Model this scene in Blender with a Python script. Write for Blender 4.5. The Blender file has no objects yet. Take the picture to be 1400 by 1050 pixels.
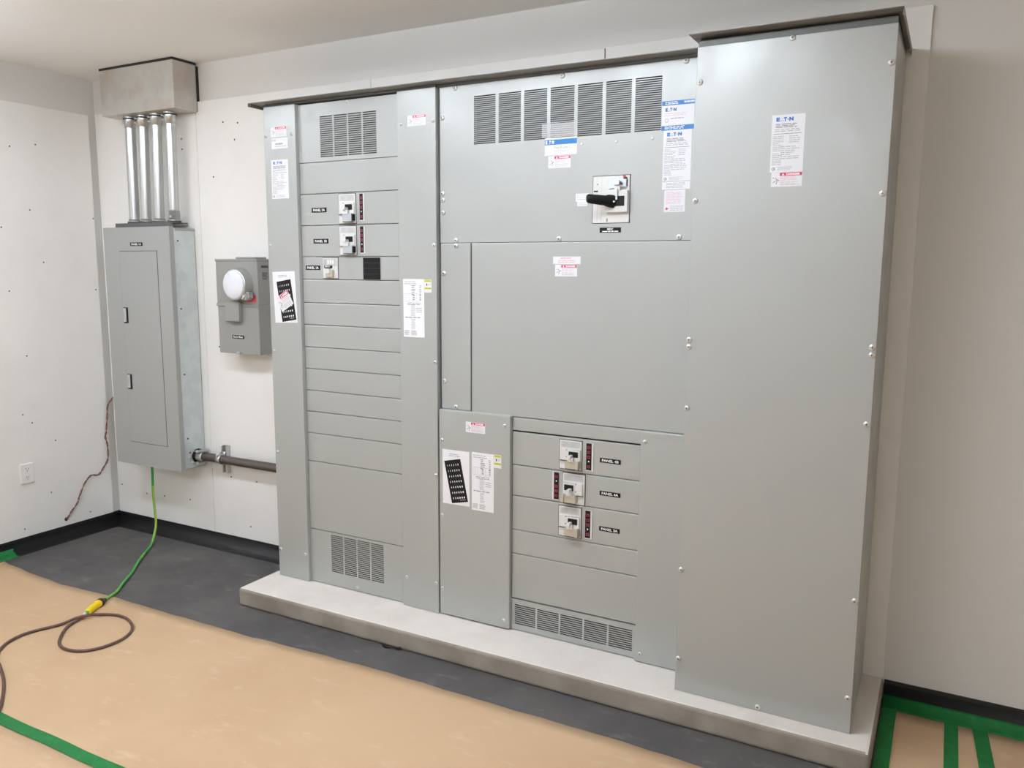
import bpy, math, random
from mathutils import Vector, Matrix, noise
random.seed(4)
scene = bpy.context.scene
C = scene.collection
R = math.radians

# ------------------------------------------------------------------ colours / materials
def lin(c):
    def f(v):
        v = v / 255.0
        return v / 12.92 if v <= 0.04045 else ((v + 0.055) / 1.055) ** 2.4
    return (f(c[0]), f(c[1]), f(c[2]), 1.0)

def mat(name, rgb, rough=0.5, metal=0.0, spec=0.5, bump=None, var=None, rvar=None, emit=None, alpha=1.0, coat=0.0):
    m = bpy.data.materials.new(name)
    m.use_nodes = True
    nt = m.node_tree
    b = nt.nodes['Principled BSDF']
    col = lin(rgb)
    b.inputs['Base Color'].default_value = col
    b.inputs['Roughness'].default_value = rough
    b.inputs['Metallic'].default_value = metal
    b.inputs['Specular IOR Level'].default_value = spec
    b.inputs['Alpha'].default_value = alpha
    b.inputs['Coat Weight'].default_value = coat
    if emit:
        b.inputs['Emission Color'].default_value = lin(emit[0])
        b.inputs['Emission Strength'].default_value = emit[1]
    if bump or var or rvar:
        geo = nt.nodes.new('ShaderNodeNewGeometry')

    def nz(scale, detail=4.0, rgh=0.55, stretch=None):
        n = nt.nodes.new('ShaderNodeTexNoise')
        n.inputs['Scale'].default_value = scale
        n.inputs['Detail'].default_value = detail
        n.inputs['Roughness'].default_value = rgh
        if stretch:
            mp = nt.nodes.new('ShaderNodeMapping')
            mp.inputs['Scale'].default_value = stretch
            nt.links.new(geo.outputs['Position'], mp.inputs['Vector'])
            nt.links.new(mp.outputs['Vector'], n.inputs['Vector'])
        else:
            nt.links.new(geo.outputs['Position'], n.inputs['Vector'])
        return n
    if var:                                   # var: list of (scale, second colour, low, high, stretch)
        prev = None
        for v in var:
            n = nz(v[0], 6.0, 0.6, v[4] if len(v) > 4 else None)
            mr = nt.nodes.new('ShaderNodeMapRange')
            mr.inputs['From Min'].default_value = v[2]
            mr.inputs['From Max'].default_value = v[3]
            nt.links.new(n.outputs['Fac'], mr.inputs['Value'])
            mx = nt.nodes.new('ShaderNodeMix')
            mx.data_type = 'RGBA'
            mx.inputs[7].default_value = lin(v[1])
            if prev is None:
                mx.inputs[6].default_value = col
            else:
                nt.links.new(prev, mx.inputs[6])
            nt.links.new(mr.outputs['Result'], mx.inputs[0])
            prev = mx.outputs[2]
        nt.links.new(prev, b.inputs['Base Color'])
    if rvar:                                  # (scale, rough low, rough high)
        n = nz(rvar[0], 2.0)
        mr = nt.nodes.new('ShaderNodeMapRange')
        mr.inputs['From Min'].default_value = 0.35
        mr.inputs['From Max'].default_value = 0.65
        mr.inputs['To Min'].default_value = rvar[1]
        mr.inputs['To Max'].default_value = rvar[2]
        nt.links.new(n.outputs['Fac'], mr.inputs['Value'])
        nt.links.new(mr.outputs['Result'], b.inputs['Roughness'])
    if bump:                                  # (scale, strength, distance)
        n = nz(bump[0], 4.0)
        bp = nt.nodes.new('ShaderNodeBump')
        bp.inputs['Strength'].default_value = bump[1]
        bp.inputs['Distance'].default_value = bump[2]
        nt.links.new(n.outputs['Fac'], bp.inputs['Height'])
        nt.links.new(bp.outputs['Normal'], b.inputs['Normal'])
    return m

M = {}
M['steel'] = mat('grey painted steel', (171, 173, 170), 0.34, 0.18, 0.45, rvar=(8.0, 0.30, 0.41))
M['steel_dark'] = mat('inner frame steel', (104, 105, 103), 0.5, 0.3)
M['inside'] = mat('cabinet interior', (70, 71, 71), 0.7)
M['screw'] = mat('zinc screw head', (222, 223, 221), 0.3, 0.65)
M['slot'] = mat('screw recess', (60, 60, 60), 0.6)
M['galv'] = mat('galvanised sheet', (204, 202, 196), 0.42, 0.55, var=[(7, (192, 188, 181), 0.42, 0.66), (4.2, (196, 176, 162), 0.54, 0.72)], rvar=(6, 0.36, 0.48))
M['hoodsteel'] = mat('darker streaked hood steel', (146, 143, 138), 0.5, 0.35, var=[(14, (122, 119, 113), 0.45, 0.65, (.4, 3, 1))])  # darker than the cabinet steel, with stretched streaks
M['galvside'] = mat('galvanised tub', (206, 213, 212), 0.45, 0.25, var=[(14, (196, 204, 204), 0.45, 0.6)])
M['pipe'] = mat('zinc tubing', (205, 206, 204), 0.30, 0.9)
M['zinc'] = mat('die cast zinc', (200, 200, 198), 0.35, 0.85)
M['boxgrey'] = mat('panelboard grey enamel', (161, 162, 159), 0.42, 0.0, 0.45)
M['meter'] = mat('meter grey enamel', (148, 147, 143), 0.45, 0.0, 0.45)
M['white'] = mat('white plastic', (212, 211, 208), 0.45)
M['whitegrey'] = mat('pale grey plastic', (190, 189, 187), 0.45)
M['black'] = mat('black plastic', (18, 18, 19), 0.5, 0.0, 0.3)
M['beige'] = mat('beige metal bracket', (190, 182, 166), 0.4, 0.2)
M['silver'] = mat('silver bracket', (196, 202, 206), 0.35, 0.5)
M['label'] = mat('label stock', (222, 222, 225), 0.4)
M['paperwhite'] = mat('printer paper', (228, 227, 229), 0.6)
M['red'] = mat('red print', (205, 52, 92), 0.45)
M['darkred'] = mat('dark red print', (158, 48, 78), 0.45)
M['redtag'] = mat('red sticker', (212, 70, 84), 0.5)
M['blue'] = mat('blue print', (14, 112, 184), 0.4)
M['blueword'] = mat('blue lettering', (22, 104, 178), 0.4)
M['pgrey'] = mat('grey print', (138, 137, 140), 0.5)
M['pgreyl'] = mat('light grey print', (176, 175, 179), 0.5)
M['pdark'] = mat('dark print', (70, 68, 72), 0.5)
M['ppink'] = mat('pink print', (212, 160, 172), 0.5)
M['yellow'] = mat('yellow print', (212, 212, 30), 0.5)
M['lettering'] = mat('white lettering', (240, 240, 240), 0.5)
M['plate'] = mat('black engraved plate', (16, 16, 17), 0.5, 0.0, 0.25)
M['clear'] = mat('clear film', (235, 236, 238), 0.25, alpha=0.26)
M['board'] = mat('white painted backing board', (238, 236, 232), 0.55, 0.0, 0.35, bump=(60, 0.06, 0.002), var=[(2.0, (233, 230, 226), 0.45, 0.68)])
M['drywall'] = mat('drywall primer', (220, 218, 214), 0.8, 0.0, 0.25, bump=(120, 0.05, 0.001))
M['ceiling'] = mat('ceiling paint', (243, 241, 237), 0.85, 0.0, 0.2)
M['base'] = mat('black vinyl base', (40, 39, 40), 0.5, 0.0, 0.4)
M['floor'] = mat('charcoal vinyl floor', (80, 78, 78), 0.55, 0.0, 0.4, bump=(140, 0.12, 0.001),
                 var=[(1.6, (92, 89, 87), 0.42, 0.62), (6, (122, 117, 113), 0.58, 0.78, (1, 2.4, 1)), (22, (112, 108, 105), 0.62, 0.80), (70, (104, 101, 99), 0.62, 0.8)], rvar=(4, 0.42, 0.66))
M['kraft'] = mat('kraft masking paper', (198, 168, 134), 0.75, 0.0, 0.3, bump=(7, 0.1, 0.01),
                 var=[(1.1, (192, 161, 127), 0.42, 0.62), (6, (206, 179, 147), 0.58, 0.74, (1, 2.4, 1)), (40, (212, 188, 158), 0.70, 0.82)])
M['tape'] = mat('green masking tape', (26, 112, 54), 0.55, 0.0, 0.3, var=[(30, (34, 124, 64), 0.45, 0.65)])
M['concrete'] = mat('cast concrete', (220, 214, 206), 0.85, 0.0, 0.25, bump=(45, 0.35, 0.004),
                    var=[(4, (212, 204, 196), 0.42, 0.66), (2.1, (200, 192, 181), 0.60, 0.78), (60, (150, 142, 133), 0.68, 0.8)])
M['concrete_side'] = mat('browner shaded concrete side', (156, 148, 137), 0.9, 0.0, 0.2, bump=(40, 0.4, 0.004),
                    var=[(5, (138, 129, 118), 0.40, 0.64), (3, (168, 160, 150), 0.58, 0.74), (70, (128, 121, 113), 0.66, 0.8)])  # browner formed sides; part of their shade is put into the dark colour
M['greencable'] = mat('green cable jacket', (66, 168, 78), 0.45, var=[(5, (140, 186, 74), 0.50, 0.62)])
M['cableyellow'] = mat('yellow green cable stripe', (168, 190, 66), 0.45)
M['cord'] = mat('brown rubber cord', (92, 66, 56), 0.5, var=[(25, (112, 86, 74), 0.5, 0.7)])
M['plugyellow'] = mat('yellow plug plastic', (238, 206, 12), 0.38)
M['plugblack'] = mat('brown black plug rubber', (52, 38, 34), 0.5)
M['flex'] = mat('dark flexible conduit', (112, 104, 100), 0.36, 0.6)
M['wirebrown'] = mat('brown wire', (158, 104, 86), 0.5)
M['wireblack'] = mat('dark wire', (84, 72, 68), 0.5)
M['hole'] = mat('dark hole', (46, 42, 40), 0.8)
M['redgap'] = mat('reddish joint', (132, 84, 84), 0.8)
M['outlet'] = mat('white outlet plastic', (236, 234, 230), 0.4)
M['meterdial'] = mat('white dial cover', (228, 230, 236), 0.45, var=[(24, (206, 209, 216), 0.55, 0.7)])
M['lamp'] = mat('lamp diffuser', (255, 250, 244), 0.5, emit=((230, 240, 253), 36.0))
M['lampbody'] = mat('lamp housing', (235, 235, 233), 0.5)

# ------------------------------------------------------------------ mesh builder
WORLD = {}

def w_of(o):
    return WORLD.get(o.name, Vector((0, 0, 0))) if o else Vector((0, 0, 0))

class MB:
    def __init__(s):
        s.v = []; s.f = []; s.m = []; s.mats = []; s.sm = []

    def mi(s, m):
        if isinstance(m, str):
            m = M[m]
        if m not in s.mats:
            s.mats.append(m)
        return s.mats.index(m)

    def add(s, vs, fs, m, smooth=False):
        k = len(s.v); i = s.mi(m)
        s.v += [tuple(v) for v in vs]
        for f in fs:
            s.f.append([k + q for q in f]); s.m.append(i); s.sm.append(smooth)
        return s

    def box(s, x0, y0, z0, x1, y1, z1, m):
        x0, x1 = min(x0, x1), max(x0, x1); y0, y1 = min(y0, y1), max(y0, y1); z0, z1 = min(z0, z1), max(z0, z1)
        vs = [(x0, y0, z0), (x1, y0, z0), (x1, y1, z0), (x0, y1, z0), (x0, y0, z1), (x1, y0, z1), (x1, y1, z1), (x0, y1, z1)]
        return s.add(vs, [(0, 3, 2, 1), (4, 5, 6, 7), (0, 1, 5, 4), (1, 2, 6, 5), (2, 3, 7, 6), (3, 0, 4, 7)], m)

    def hexa(s, pts, m):                       # eight corners: bottom four, top four
        return s.add(pts, [(0, 3, 2, 1), (4, 5, 6, 7), (0, 1, 5, 4), (1, 2, 6, 5), (2, 3, 7, 6), (3, 0, 4, 7)], m)

    def cyl(s, p0, p1, r0, m, r1=None, n=20, caps=True, smooth=True):
        r1 = r0 if r1 is None else r1
        p0 = Vector(p0); p1 = Vector(p1); a = (p1 - p0).normalized()
        u = a.orthogonal().normalized(); w = a.cross(u)
        vs = []
        for p, r in ((p0, r0), (p1, r1)):
            for i in range(n):
                t = 2 * math.pi * i / n
                vs.append(p + (u * math.cos(t) + w * math.sin(t)) * r)
        s.add(vs, [(i, (i + 1) % n, n + (i + 1) % n, n + i) for i in range(n)], m, smooth)
        if caps:
            s.add(vs[:n], [list(range(n))[::-1]], m); s.add(vs[n:], [list(range(n))], m)
        return s

    def lathe(s, p0, axis, prof, m, n=24):     # prof: list of (distance along axis, radius)
        p0 = Vector(p0); a = Vector(axis).normalized(); u = a.orthogonal().normalized(); w = a.cross(u)
        vs = []
        for d, r in prof:
            for i in range(n):
                t = 2 * math.pi * i / n
                vs.append(p0 + a * d + (u * math.cos(t) + w * math.sin(t)) * r)
        fs = []
        for k in range(len(prof) - 1):
            for i in range(n):
                fs.append((k * n + i, k * n + (i + 1) % n, (k + 1) * n + (i + 1) % n, (k + 1) * n + i))
        s.add(vs, fs, m, True)
        if prof[0][1] > 1e-4: s.add(vs[:n], [list(range(n))[::-1]], m)
        if prof[-1][1] > 1e-4: s.add(vs[-n:], [list(range(n))], m)
        return s

    def tube(s, pts, r, m, n=12, closed=False):
        P = [Vector(p) for p in pts]; N = len(P); vs = []; prevu = None
        for i, p in enumerate(P):
            t = (P[min(i + 1, N - 1)] - P[max(i - 1, 0)]).normalized()
            u = (prevu - t * prevu.dot(t)).normalized() if prevu else t.orthogonal().normalized()
            prevu = u; w = t.cross(u)
            rr = r(i / (N - 1)) if callable(r) else r
            for k in range(n):
                a = 2 * math.pi * k / n
                vs.append(p + (u * math.cos(a) + w * math.sin(a)) * rr)
        fs = [(i * n + k, i * n + (k + 1) % n, (i + 1) * n + (k + 1) % n, (i + 1) * n + k) for i in range(N - 1) for k in range(n)]
        s.add(vs, fs, m, True)
        s.add(vs[:n], [list(range(n))[::-1]], m); s.add(vs[-n:], [list(range(n))], m)
        return s

    def quad(s, pts, m):
        return s.add(pts, [list(range(len(pts)))], m)

    def build(s, name, parent=None, bevel=0.0, seg=2, kind=None, label=None, cat=None, group=None, origin=None):
        W = w_of(parent)
        if parent is None:
            if origin is None:
                xs = [v[0] for v in s.v]; ys = [v[1] for v in s.v]; zs = [v[2] for v in s.v]
                origin = ((min(xs) + max(xs)) / 2, (min(ys) + max(ys)) / 2, min(zs))
            W = Vector(origin)
        me = bpy.data.meshes.new(name)
        me.from_pydata([(Vector(v) - W) for v in s.v], [], s.f)
        for m in s.mats: me.materials.append(m)
        me.polygons.foreach_set('material_index', s.m)
        me.polygons.foreach_set('use_smooth', s.sm)
        me.update()
        o = bpy.data.objects.new(name, me); C.objects.link(o)
        if parent: o.parent = parent
        else: o.location = W
        WORLD[o.name] = W.copy()
        if bevel:
            b = o.modifiers.new('bevel', 'BEVEL'); b.width = bevel; b.segments = seg; b.limit_method = 'ANGLE'; b.angle_limit = R(50)
        tag(o, label, cat, group, kind)
        return o

def tag(o, label=None, cat=None, group=None, kind=None):
    if label: o['label'] = label
    if cat: o['category'] = cat
    if group: o['group'] = group
    if kind: o['kind'] = kind
    return o

def thing(name, loc, label, cat, group=None):
    o = bpy.data.objects.new(name, None); o.empty_display_size = 0.05
    C.objects.link(o); o.location = loc
    WORLD[o.name] = Vector(loc)
    return tag(o, label, cat, group)

def spline(pts, n=8):
    P = [Vector(p) for p in pts]; out = []
    for i in range(len(P) - 1):
        a = P[max(i - 1, 0)]; b = P[i]; c = P[i + 1]; d = P[min(i + 2, len(P) - 1)]
        for k in range(n):
            t = k / n
            out.append(0.5 * ((2 * b) + (c - a) * t + (2 * a - 5 * b + 4 * c - d) * t * t + (3 * b - a - 3 * c + d) * t ** 3))
    out.append(P[-1])
    return out

# ------------------------------------------------------------------ lettering as mesh
_text_cache = {}
def text_geo(txt, bold=0.0):
    key = (txt, bold)
    if key not in _text_cache:
        cu = bpy.data.curves.new('lettering', 'FONT'); cu.body = txt; cu.size = 1.0; cu.offset = bold; cu.resolution_u = 3
        ob = bpy.data.objects.new('lettering', cu); C.objects.link(ob)
        dg = bpy.context.evaluated_depsgraph_get(); dg.update()
        me = bpy.data.meshes.new_from_object(ob.evaluated_get(dg))
        vs = [(v.co.x, v.co.y) for v in me.vertices]; fs = [list(p.vertices) for p in me.polygons]
        bpy.data.objects.remove(ob); bpy.data.curves.remove(cu); bpy.data.meshes.remove(me)
        x0 = min(v[0] for v in vs); x1 = max(v[0] for v in vs); y0 = min(v[1] for v in vs); y1 = max(v[1] for v in vs)
        _text_cache[key] = ([((v[0] - x0) / (x1 - x0), (v[1] - y0) / (y1 - y0)) for v in vs], fs)
    return _text_cache[key]

class Sheet:
    """A flat printed label standing on a plane y = const (facing -y), or on x = const (facing +x)."""
    def __init__(s, x0, z0, x1, z1, y, base='label', rot=0.0, thick=0.0006):
        s.mb = MB(); s.x0, s.z0, s.w, s.h = x0, z0, x1 - x0, z1 - z0
        s.cx, s.cz, s.rot, s.y, s.k = (x0 + x1) / 2, (z0 + z1) / 2, R(rot), y, 0
        if base:
            c = [s.p(0, 0), s.p(1, 0), s.p(1, 1), s.p(0, 1)]
            s.mb.hexa([(a, y, b) for a, b in c] + [(a, y - thick, b) for a, b in c], base)
        s.top = y - thick

    def p(s, u, v):
        a = s.x0 + u * s.w - s.cx; b = s.z0 + v * s.h - s.cz
        return (s.cx + a * math.cos(s.rot) - b * math.sin(s.rot), s.cz + a * math.sin(s.rot) + b * math.cos(s.rot))

    def poly(s, uv, m, lay=1):
        y = s.top - 0.00018 * lay
        s.mb.quad([(a, y, b) for a, b in [s.p(u, v) for u, v in uv]], m); return s

    def rect(s, u0, v0, u1, v1, m, lay=1):
        return s.poly([(u0, v0), (u1, v0), (u1, v1), (u0, v1)], m, lay)

    def text(s, txt, u0, v0, u1, v1, m, lay=2, bold=0.03):
        vs, fs = text_geo(txt, bold); y = s.top - 0.00018 * lay
        pts = []
        for a, b in vs:
            q = s.p(u0 + a * (u1 - u0), v0 + b * (v1 - v0)); pts.append((q[0], y, q[1]))
        s.mb.add(pts, fs, m); return s

    def lines(s, u0, v0, u1, v1, n, m, fill=0.45, ragged=0.35, words=3, lay=1):
        dv = (v1 - v0) / n
        for i in range(n):
            va = v1 - (i + 1) * dv + dv * (1 - fill) / 2; u = u0; end = u0 + (u1 - u0) * (1 - random.random() * ragged)
            while u < end - 0.01:
                L = (u1 - u0) * random.uniform(0.5, 1.3) / words
                s.rect(u, va, min(u + L, end), va + dv * fill, m, lay); u += L + (u1 - u0) * 0.04
        return s

    def build(s, name, parent, **k):
        return s.mb.build(name, parent, **k)

def logo(sh, u0, v0, u1, v1, m):
    W = u1 - u0; H = v1 - v0
    sh.text('E', u0, v0, u0 + .21 * W, v1, m, bold=0.075)
    sh.rect(u0 + .26 * W, v0, u0 + .31 * W, v0 + .22 * H, m); sh.rect(u0 + .37 * W, v0, u0 + .42 * W, v0 + .22 * H, m); sh.rect(u0 + .32 * W, v0 + .5 * H, u0 + .36 * W, v0 + .66 * H, m)
    sh.text('T', u0 + .43 * W, v0, u0 + .62 * W, v1, m, bold=0.075)
    sh.rect(u0 + .645 * W, v0 + .36 * H, u0 + .72 * W, v0 + .62 * H, m)
    sh.text('N', u0 + .75 * W, v0, u1, v1, m, bold=0.075)

def danger_label(x0, z0, x1, z1, y, parent, rot=0.0, faded=False):
    sh = Sheet(x0, z0, x1, z1, y, rot=rot)
    sh.rect(.28, .74, .99, .97, 'red')
    sh.poly([(.34, .78), (.43, .78), (.385, .94)], 'lettering', 2)
    sh.text('DANGER', .49, .785, .93, .925, 'lettering', 2, 0.05)
    for a, b in (((.05, .62), (.10, .60)), ((.14, .64), (.21, .42)), ((.06, .28), (.16, .42)), ((.17, .18), (.20, .42)), ((.22, .52), (.26, .40))):
        d = Vector((b[0] - a[0], (b[1] - a[1]) * .6)); n = Vector((-d.y, d.x)).normalized() * .009
        sh.poly([(a[0] - n.x, a[1] - n.y * 1.7), (b[0] - n.x, b[1] - n.y * 1.7), (b[0] + n.x, b[1] + n.y * 1.7), (a[0] + n.x, a[1] + n.y * 1.7)], 'pdark')
    sh.lines(.30, .40, .94, .70, 3, 'ppink', .3, .3, 4); sh.lines(.30, .08, .94, .36, 3, 'pgreyl', .35, .2, 4)
    return sh.build('danger_label', parent)

def rating_label(x0, z0, x1, z1, y, parent, footer=False):
    sh = Sheet(x0, z0, x1, z1, y); b = 0.0
    if footer:
        b = .13; sh.rect(.0, b + .005, 1, b + .012, 'pgrey'); sh.lines(.15, .02, .85, b - .01, 4, 'pgreyl', .4, .2, 4)
    S = lambda v: b + v * (1 - b)
    logo(sh, .13, S(.885), .65, S(.955), 'blueword')
    sh.lines(.12, S(.77), .86, S(.85), 3, 'pgrey', .55, .25, 3); sh.lines(.10, S(.70), .9, S(.76), 2, 'pgrey', .3, .1, 5)
    sh.rect(.06, S(.665), .92, S(.672), 'pdark')
    sh.lines(.05, S(.36), .45, S(.64), 9, 'pgreyl', .42, .5, 3); sh.lines(.55, S(.50), .9, S(.64), 4, 'pgreyl', .42, .5, 3)
    sh.lines(.30, S(.22), .9, S(.46), 7, 'pgreyl', .42, .5, 4); sh.lines(.05, S(.12), .34, S(.34), 7, 'pgreyl', .42, .3, 2)
    n = 12; ring = [(.11 + .055 * math.cos(t), S(.06) + .055 * (x1 - x0) / (z1 - z0) * math.sin(t)) for t in [2 * math.pi * i / n for i in range(n)]]
    sh.poly(ring, 'pgrey'); sh.poly([(.11 + (u - .11) * .6, S(.06) + (v - S(.06)) * .6) for u, v in ring], 'label', 2)
    sh.rect(.10, S(.052), .14, S(.068), 'pgrey', 3)
    sh.lines(.24, S(.03), .8, S(.10), 4, 'pgreyl', .4, .4, 4)
    return sh.build('rating_label', parent)

def name_plate(txt, x0, z0, x1, z1, y, parent, small=False):
    sh = Sheet(x0, z0, x1, z1, y, 'plate', thick=0.0014)
    if small:
        sh.text(txt, .36, .47, .64, .88, 'lettering'); sh.lines(.12, .12, .88, .36, 1, 'lettering', .8, .0, 4)
    else:
        sh.text(txt, .10, .22, .90, .78, 'lettering', 1, 0.025)
    return sh.build('name_plate', parent)

def directory_sheet(x0, z0, x1, z1, y, parent):
    sh = Sheet(x0, z0, x1, z1, y, 'paperwhite')
    sh.lines(.06, .90, .7, .97, 2, 'pgreyl', .4, .2, 3); sh.lines(.40, .72, .62, .90, 6, 'pgrey', .45, .5, 1); sh.lines(.78, .72, .88, .9, 6, 'pgrey', .45, .3, 1)
    for v in (.615, .745): sh.rect(.06, v, .86, v + .003, 'pgrey')
    for u in (.06, .15, .27, .42, .62, .85): sh.rect(u, .615, u + .006, .745, 'pgrey')
    sh.lines(.46, .63, .56, .73, 3, 'pdark', .4, .2, 1); sh.lines(.78, .63, .86, .73, 3, 'pdark', .4, .2, 1)
    sh.lines(.2, .55, .85, .60, 2, 'pgrey', .4, .1, 4); sh.lines(.36, .36, .6, .56, 9, 'pgreyl', .45, .3, 1); sh.lines(.62, .42, .9, .52, 3, 'pgrey', .25, .1, 1)
    sh.lines(.08, .32, .86, .36, 1, 'pgrey', .4, .1, 4); sh.lines(.38, .14, .6, .32, 8, 'pgreyl', .45, .3, 1)
    sh.lines(.04, .03, .3, .12, 5, 'pgrey', .4, .2, 1); sh.lines(.36, .03, .66, .12, 5, 'pgrey', .4, .2, 1)
    return sh.build('directory_sheet', parent)

def warning_tag(x0, z0, x1, z1, y, parent):
    sh = Sheet(x0, z0, x1, z1, y)
    sh.rect(.02, .80, .98, .98, 'yellow'); sh.rect(.02, .24, .98, .40, 'yellow')
    sh.lines(.12, .85, .9, .93, 1, 'pgrey', .7, .0, 3, 2); sh.lines(.12, .28, .9, .36, 1, 'pgrey', .7, .0, 3, 2)
    sh.rect(.28, .52, .42, .70, 'pdark'); sh.lines(.55, .55, .9, .68, 2, 'pgreyl', .4, .2, 1)
    return sh.build('caution_label', parent)

def number_sheet(x0, z0, x1, z1, y, parent, rot, blk, brot):
    a = Sheet(x0, z0, x1, z1, y, 'paperwhite', rot)
    a.lines(.25, .88, .68, .94, 2, 'pgrey', .3, .2, 2)
    o = a.build('circuit_sheet', parent)
    b = Sheet(*blk, a.top, 'black', brot, 0.0005)
    for r in range(7):
        for c in range(6):
            u = .14 + c * .13; v = .90 - r * .128; k = .25 + .75 * (c + r) / 11.0
            b.rect(u, v - .042, u + .066 * k, v, 'lettering')
    b.lines(.55, .03, .9, .08, 1, 'pgrey', .4, .1, 2)
    return o, b

# ------------------------------------------------------------------ shared little parts
_screw = {}
def screw(parent, x, y, z, r=0.010):
    if r not in _screw:
        mb = MB()
        prof = [(0.0, r), (0.0015, r)] + [(0.0015 + 0.0045 * (r / .01) * math.sin(t), r * math.cos(t)) for t in (0.35, 0.7, 1.05, 1.35)]
        mb.lathe((0, 0, 0), (0, -1, 0), prof, 'screw', 18)
        d = 0.0068 * (r / .01)
        mb.box(-r * .45, -d, -r * .09, r * .45, -d + .002, r * .09, 'slot'); mb.box(-r * .09, -d, -r * .45, r * .09, -d + .002, r * .45, 'slot')
        me = bpy.data.meshes.new('screw'); me.from_pydata(mb.v, [], mb.f)
        for m in mb.mats: me.materials.append(m)
        me.polygons.foreach_set('material_index', mb.m); me.polygons.foreach_set('use_smooth', mb.sm); me.update()
        _screw[r] = me
    o = bpy.data.objects.new('screw', _screw[r]); C.objects.link(o); o.parent = parent
    o.location = Vector((x, y, z)) - w_of(parent)
    return o

def plain_panel(name, x0, z0, x1, z1, y, parent, depth=0.016, bev=0.003, label=None):
    return MB().box(x0, y, z0, x1, y + depth, z1, 'steel').build(name, parent, bev, label=label)

def vent_panel(x0, z0, x1, z1, y, parent, sx0, sz0, sx1, sz1, cols, rows, gap, slot, depth=0.014, label=None):
    """sheet with real louvre slots cut through it"""
    mb = MB(); T = 0.003
    mb.box(x0, y, z0, sx0, y + T, z1, 'steel'); mb.box(sx1, y, z0, x1, y + T, z1, 'steel')
    mb.box(sx0, y, z0, sx1, y + T, sz0, 'steel'); mb.box(sx0, y, sz1, sx1, y + T, z1, 'steel')
    cw = (sx1 - sx0 - gap * (cols - 1)) / cols
    for c in range(1, cols):
        a = sx0 + c * (cw + gap) - gap; mb.box(a, y, sz0, a + gap, y + T, sz1, 'steel')
    pitch = (sz1 - sz0 - slot) / (rows - 1)
    for c in range(cols):
        a = sx0 + c * (cw + gap)
        for r in range(rows - 1):
            z = sz0 + r * pitch + slot
            mb.box(a, y, z, a + cw, y + T, z + pitch - slot, 'steel')
    for q in ((x0, z0, x1, z0 + .003), (x0, z1 - .003, x1, z1)):   # folded rims
        mb.box(q[0], y + T, q[1], q[2], y + depth, q[3], 'steel')
    return mb.build('vent_panel', parent, label=label)

def breaker(x0, z0, x1, z1, y, parent, bracket, mirror=False, small=False):
    w, h = x1 - x0, z1 - z0; fx = (lambda u: x0 + (1 - u) * w) if mirror else (lambda u: x0 + u * w)
    fz = lambda v: z0 + v * h
    mb = MB().box(x0 - .003, y - .0012, z0 - .003, x1 + .003, y + .002, z1 + .003, 'slot')
    mb.box(x0, y - .004, z0, x1, y + .002, z1, 'white')
    o = mb.build('breaker', parent, .0008)
    if small:
        sh = Sheet(x0 + .004, fz(.60), x1 - .004, fz(.97), y - .004, 'whitegrey', thick=.0004)
        for u in (.30, .48, .66): sh.rect(u, .3, u + .10, .78, 'lettering'); 
        sh.lines(.04, .1, .24, .9, 5, 'pgrey', .4, .2, 1); sh.build('printed_panel', o)
        MB().box(fx(.12), y - .009, fz(.50), fx(.64), y - .003, fz(.63), 'black').build('toggle_slot', o, .001)
        MB().box(fx(.16), y - .0105, fz(.53), fx(.26), y - .008, fz(.60), 'blueword').build('test_button', o)
        MB().box(fx(.40), y - .03, fz(.53), fx(.54), y - .006, fz(.61), 'white').build('toggle', o, .001)
        b = MB(); b.box(fx(.26), y - .016, fz(.05), fx(.74), y - .004, fz(.42), 'beige'); b.box(fx(.30), y - .022, fz(.22), fx(.58), y - .015, fz(.46), 'white')
        b.box(fx(.70), y - .02, fz(.04), fx(.78), y - .004, fz(.40), 'beige'); b.build('lock_bracket', o, .002)
        return o
    sh = Sheet(min(fx(.06), fx(.94)), fz(.76), max(fx(.06), fx(.94)), fz(.97), y - .004, 'whitegrey', thick=.0004)
    sh.lines(.08, .15, .42, .85, 4, 'pgreyl', .5, .3, 2); sh.lines(.55, .15, .92, .85, 4, 'pgreyl', .5, .3, 2); sh.build('printed_panel', o)
    MB().box(fx(.08), y - .012, fz(.32), fx(.97), y - .003, fz(.70), 'white').build('raised_cover', o, .0015)
    d = MB().box(fx(.40), y - .0132, fz(.16), fx(.94), y - .006, fz(.70), 'white'); d.box(fx(.33), y - .0145, fz(.675), fx(.37), y - .011, fz(.70), 'slot'); d.box(fx(.33), y - .0145, fz(.43), fx(.37), y - .011, fz(.455), 'slot')
    d.box(fx(.03), y - .0125, fz(.295), fx(.34), y - .004, fz(.303), 'slot'); d.build('face_plate', o, .001)
    MB().box(fx(.46), y - .0155, fz(.45), fx(.88), y - .008, fz(.64), 'black').build('toggle_slot', o, .001)
    t = MB(); t.box(fx(.52), y - .040, fz(.44), fx(.66), y - .012, fz(.535), 'white'); t.box(fx(.48), y - .028, fz(.30), fx(.72), y - .012, fz(.45), 'white'); t.build('toggle', o, .002)
    b = MB(); b.box(fx(.34), y - .022, fz(.05), fx(.92), y - .013, fz(.32), bracket); b.box(fx(.30), y - .018, fz(.08), fx(.40), y - .004, fz(.28), bracket)
    b.box(fx(.84), y - .030, fz(.06), fx(.96), y - .004, fz(.34), bracket); b.box(fx(.36), y - .0235, fz(.035), fx(.94), y - .012, fz(.055), 'slot')
    b.box(fx(.965), y - .026, fz(.08), fx(.985), y - .004, fz(.30), 'black' if bracket == 'silver' else bracket); b.build('lock_bracket', o, .003)
    return o

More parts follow.
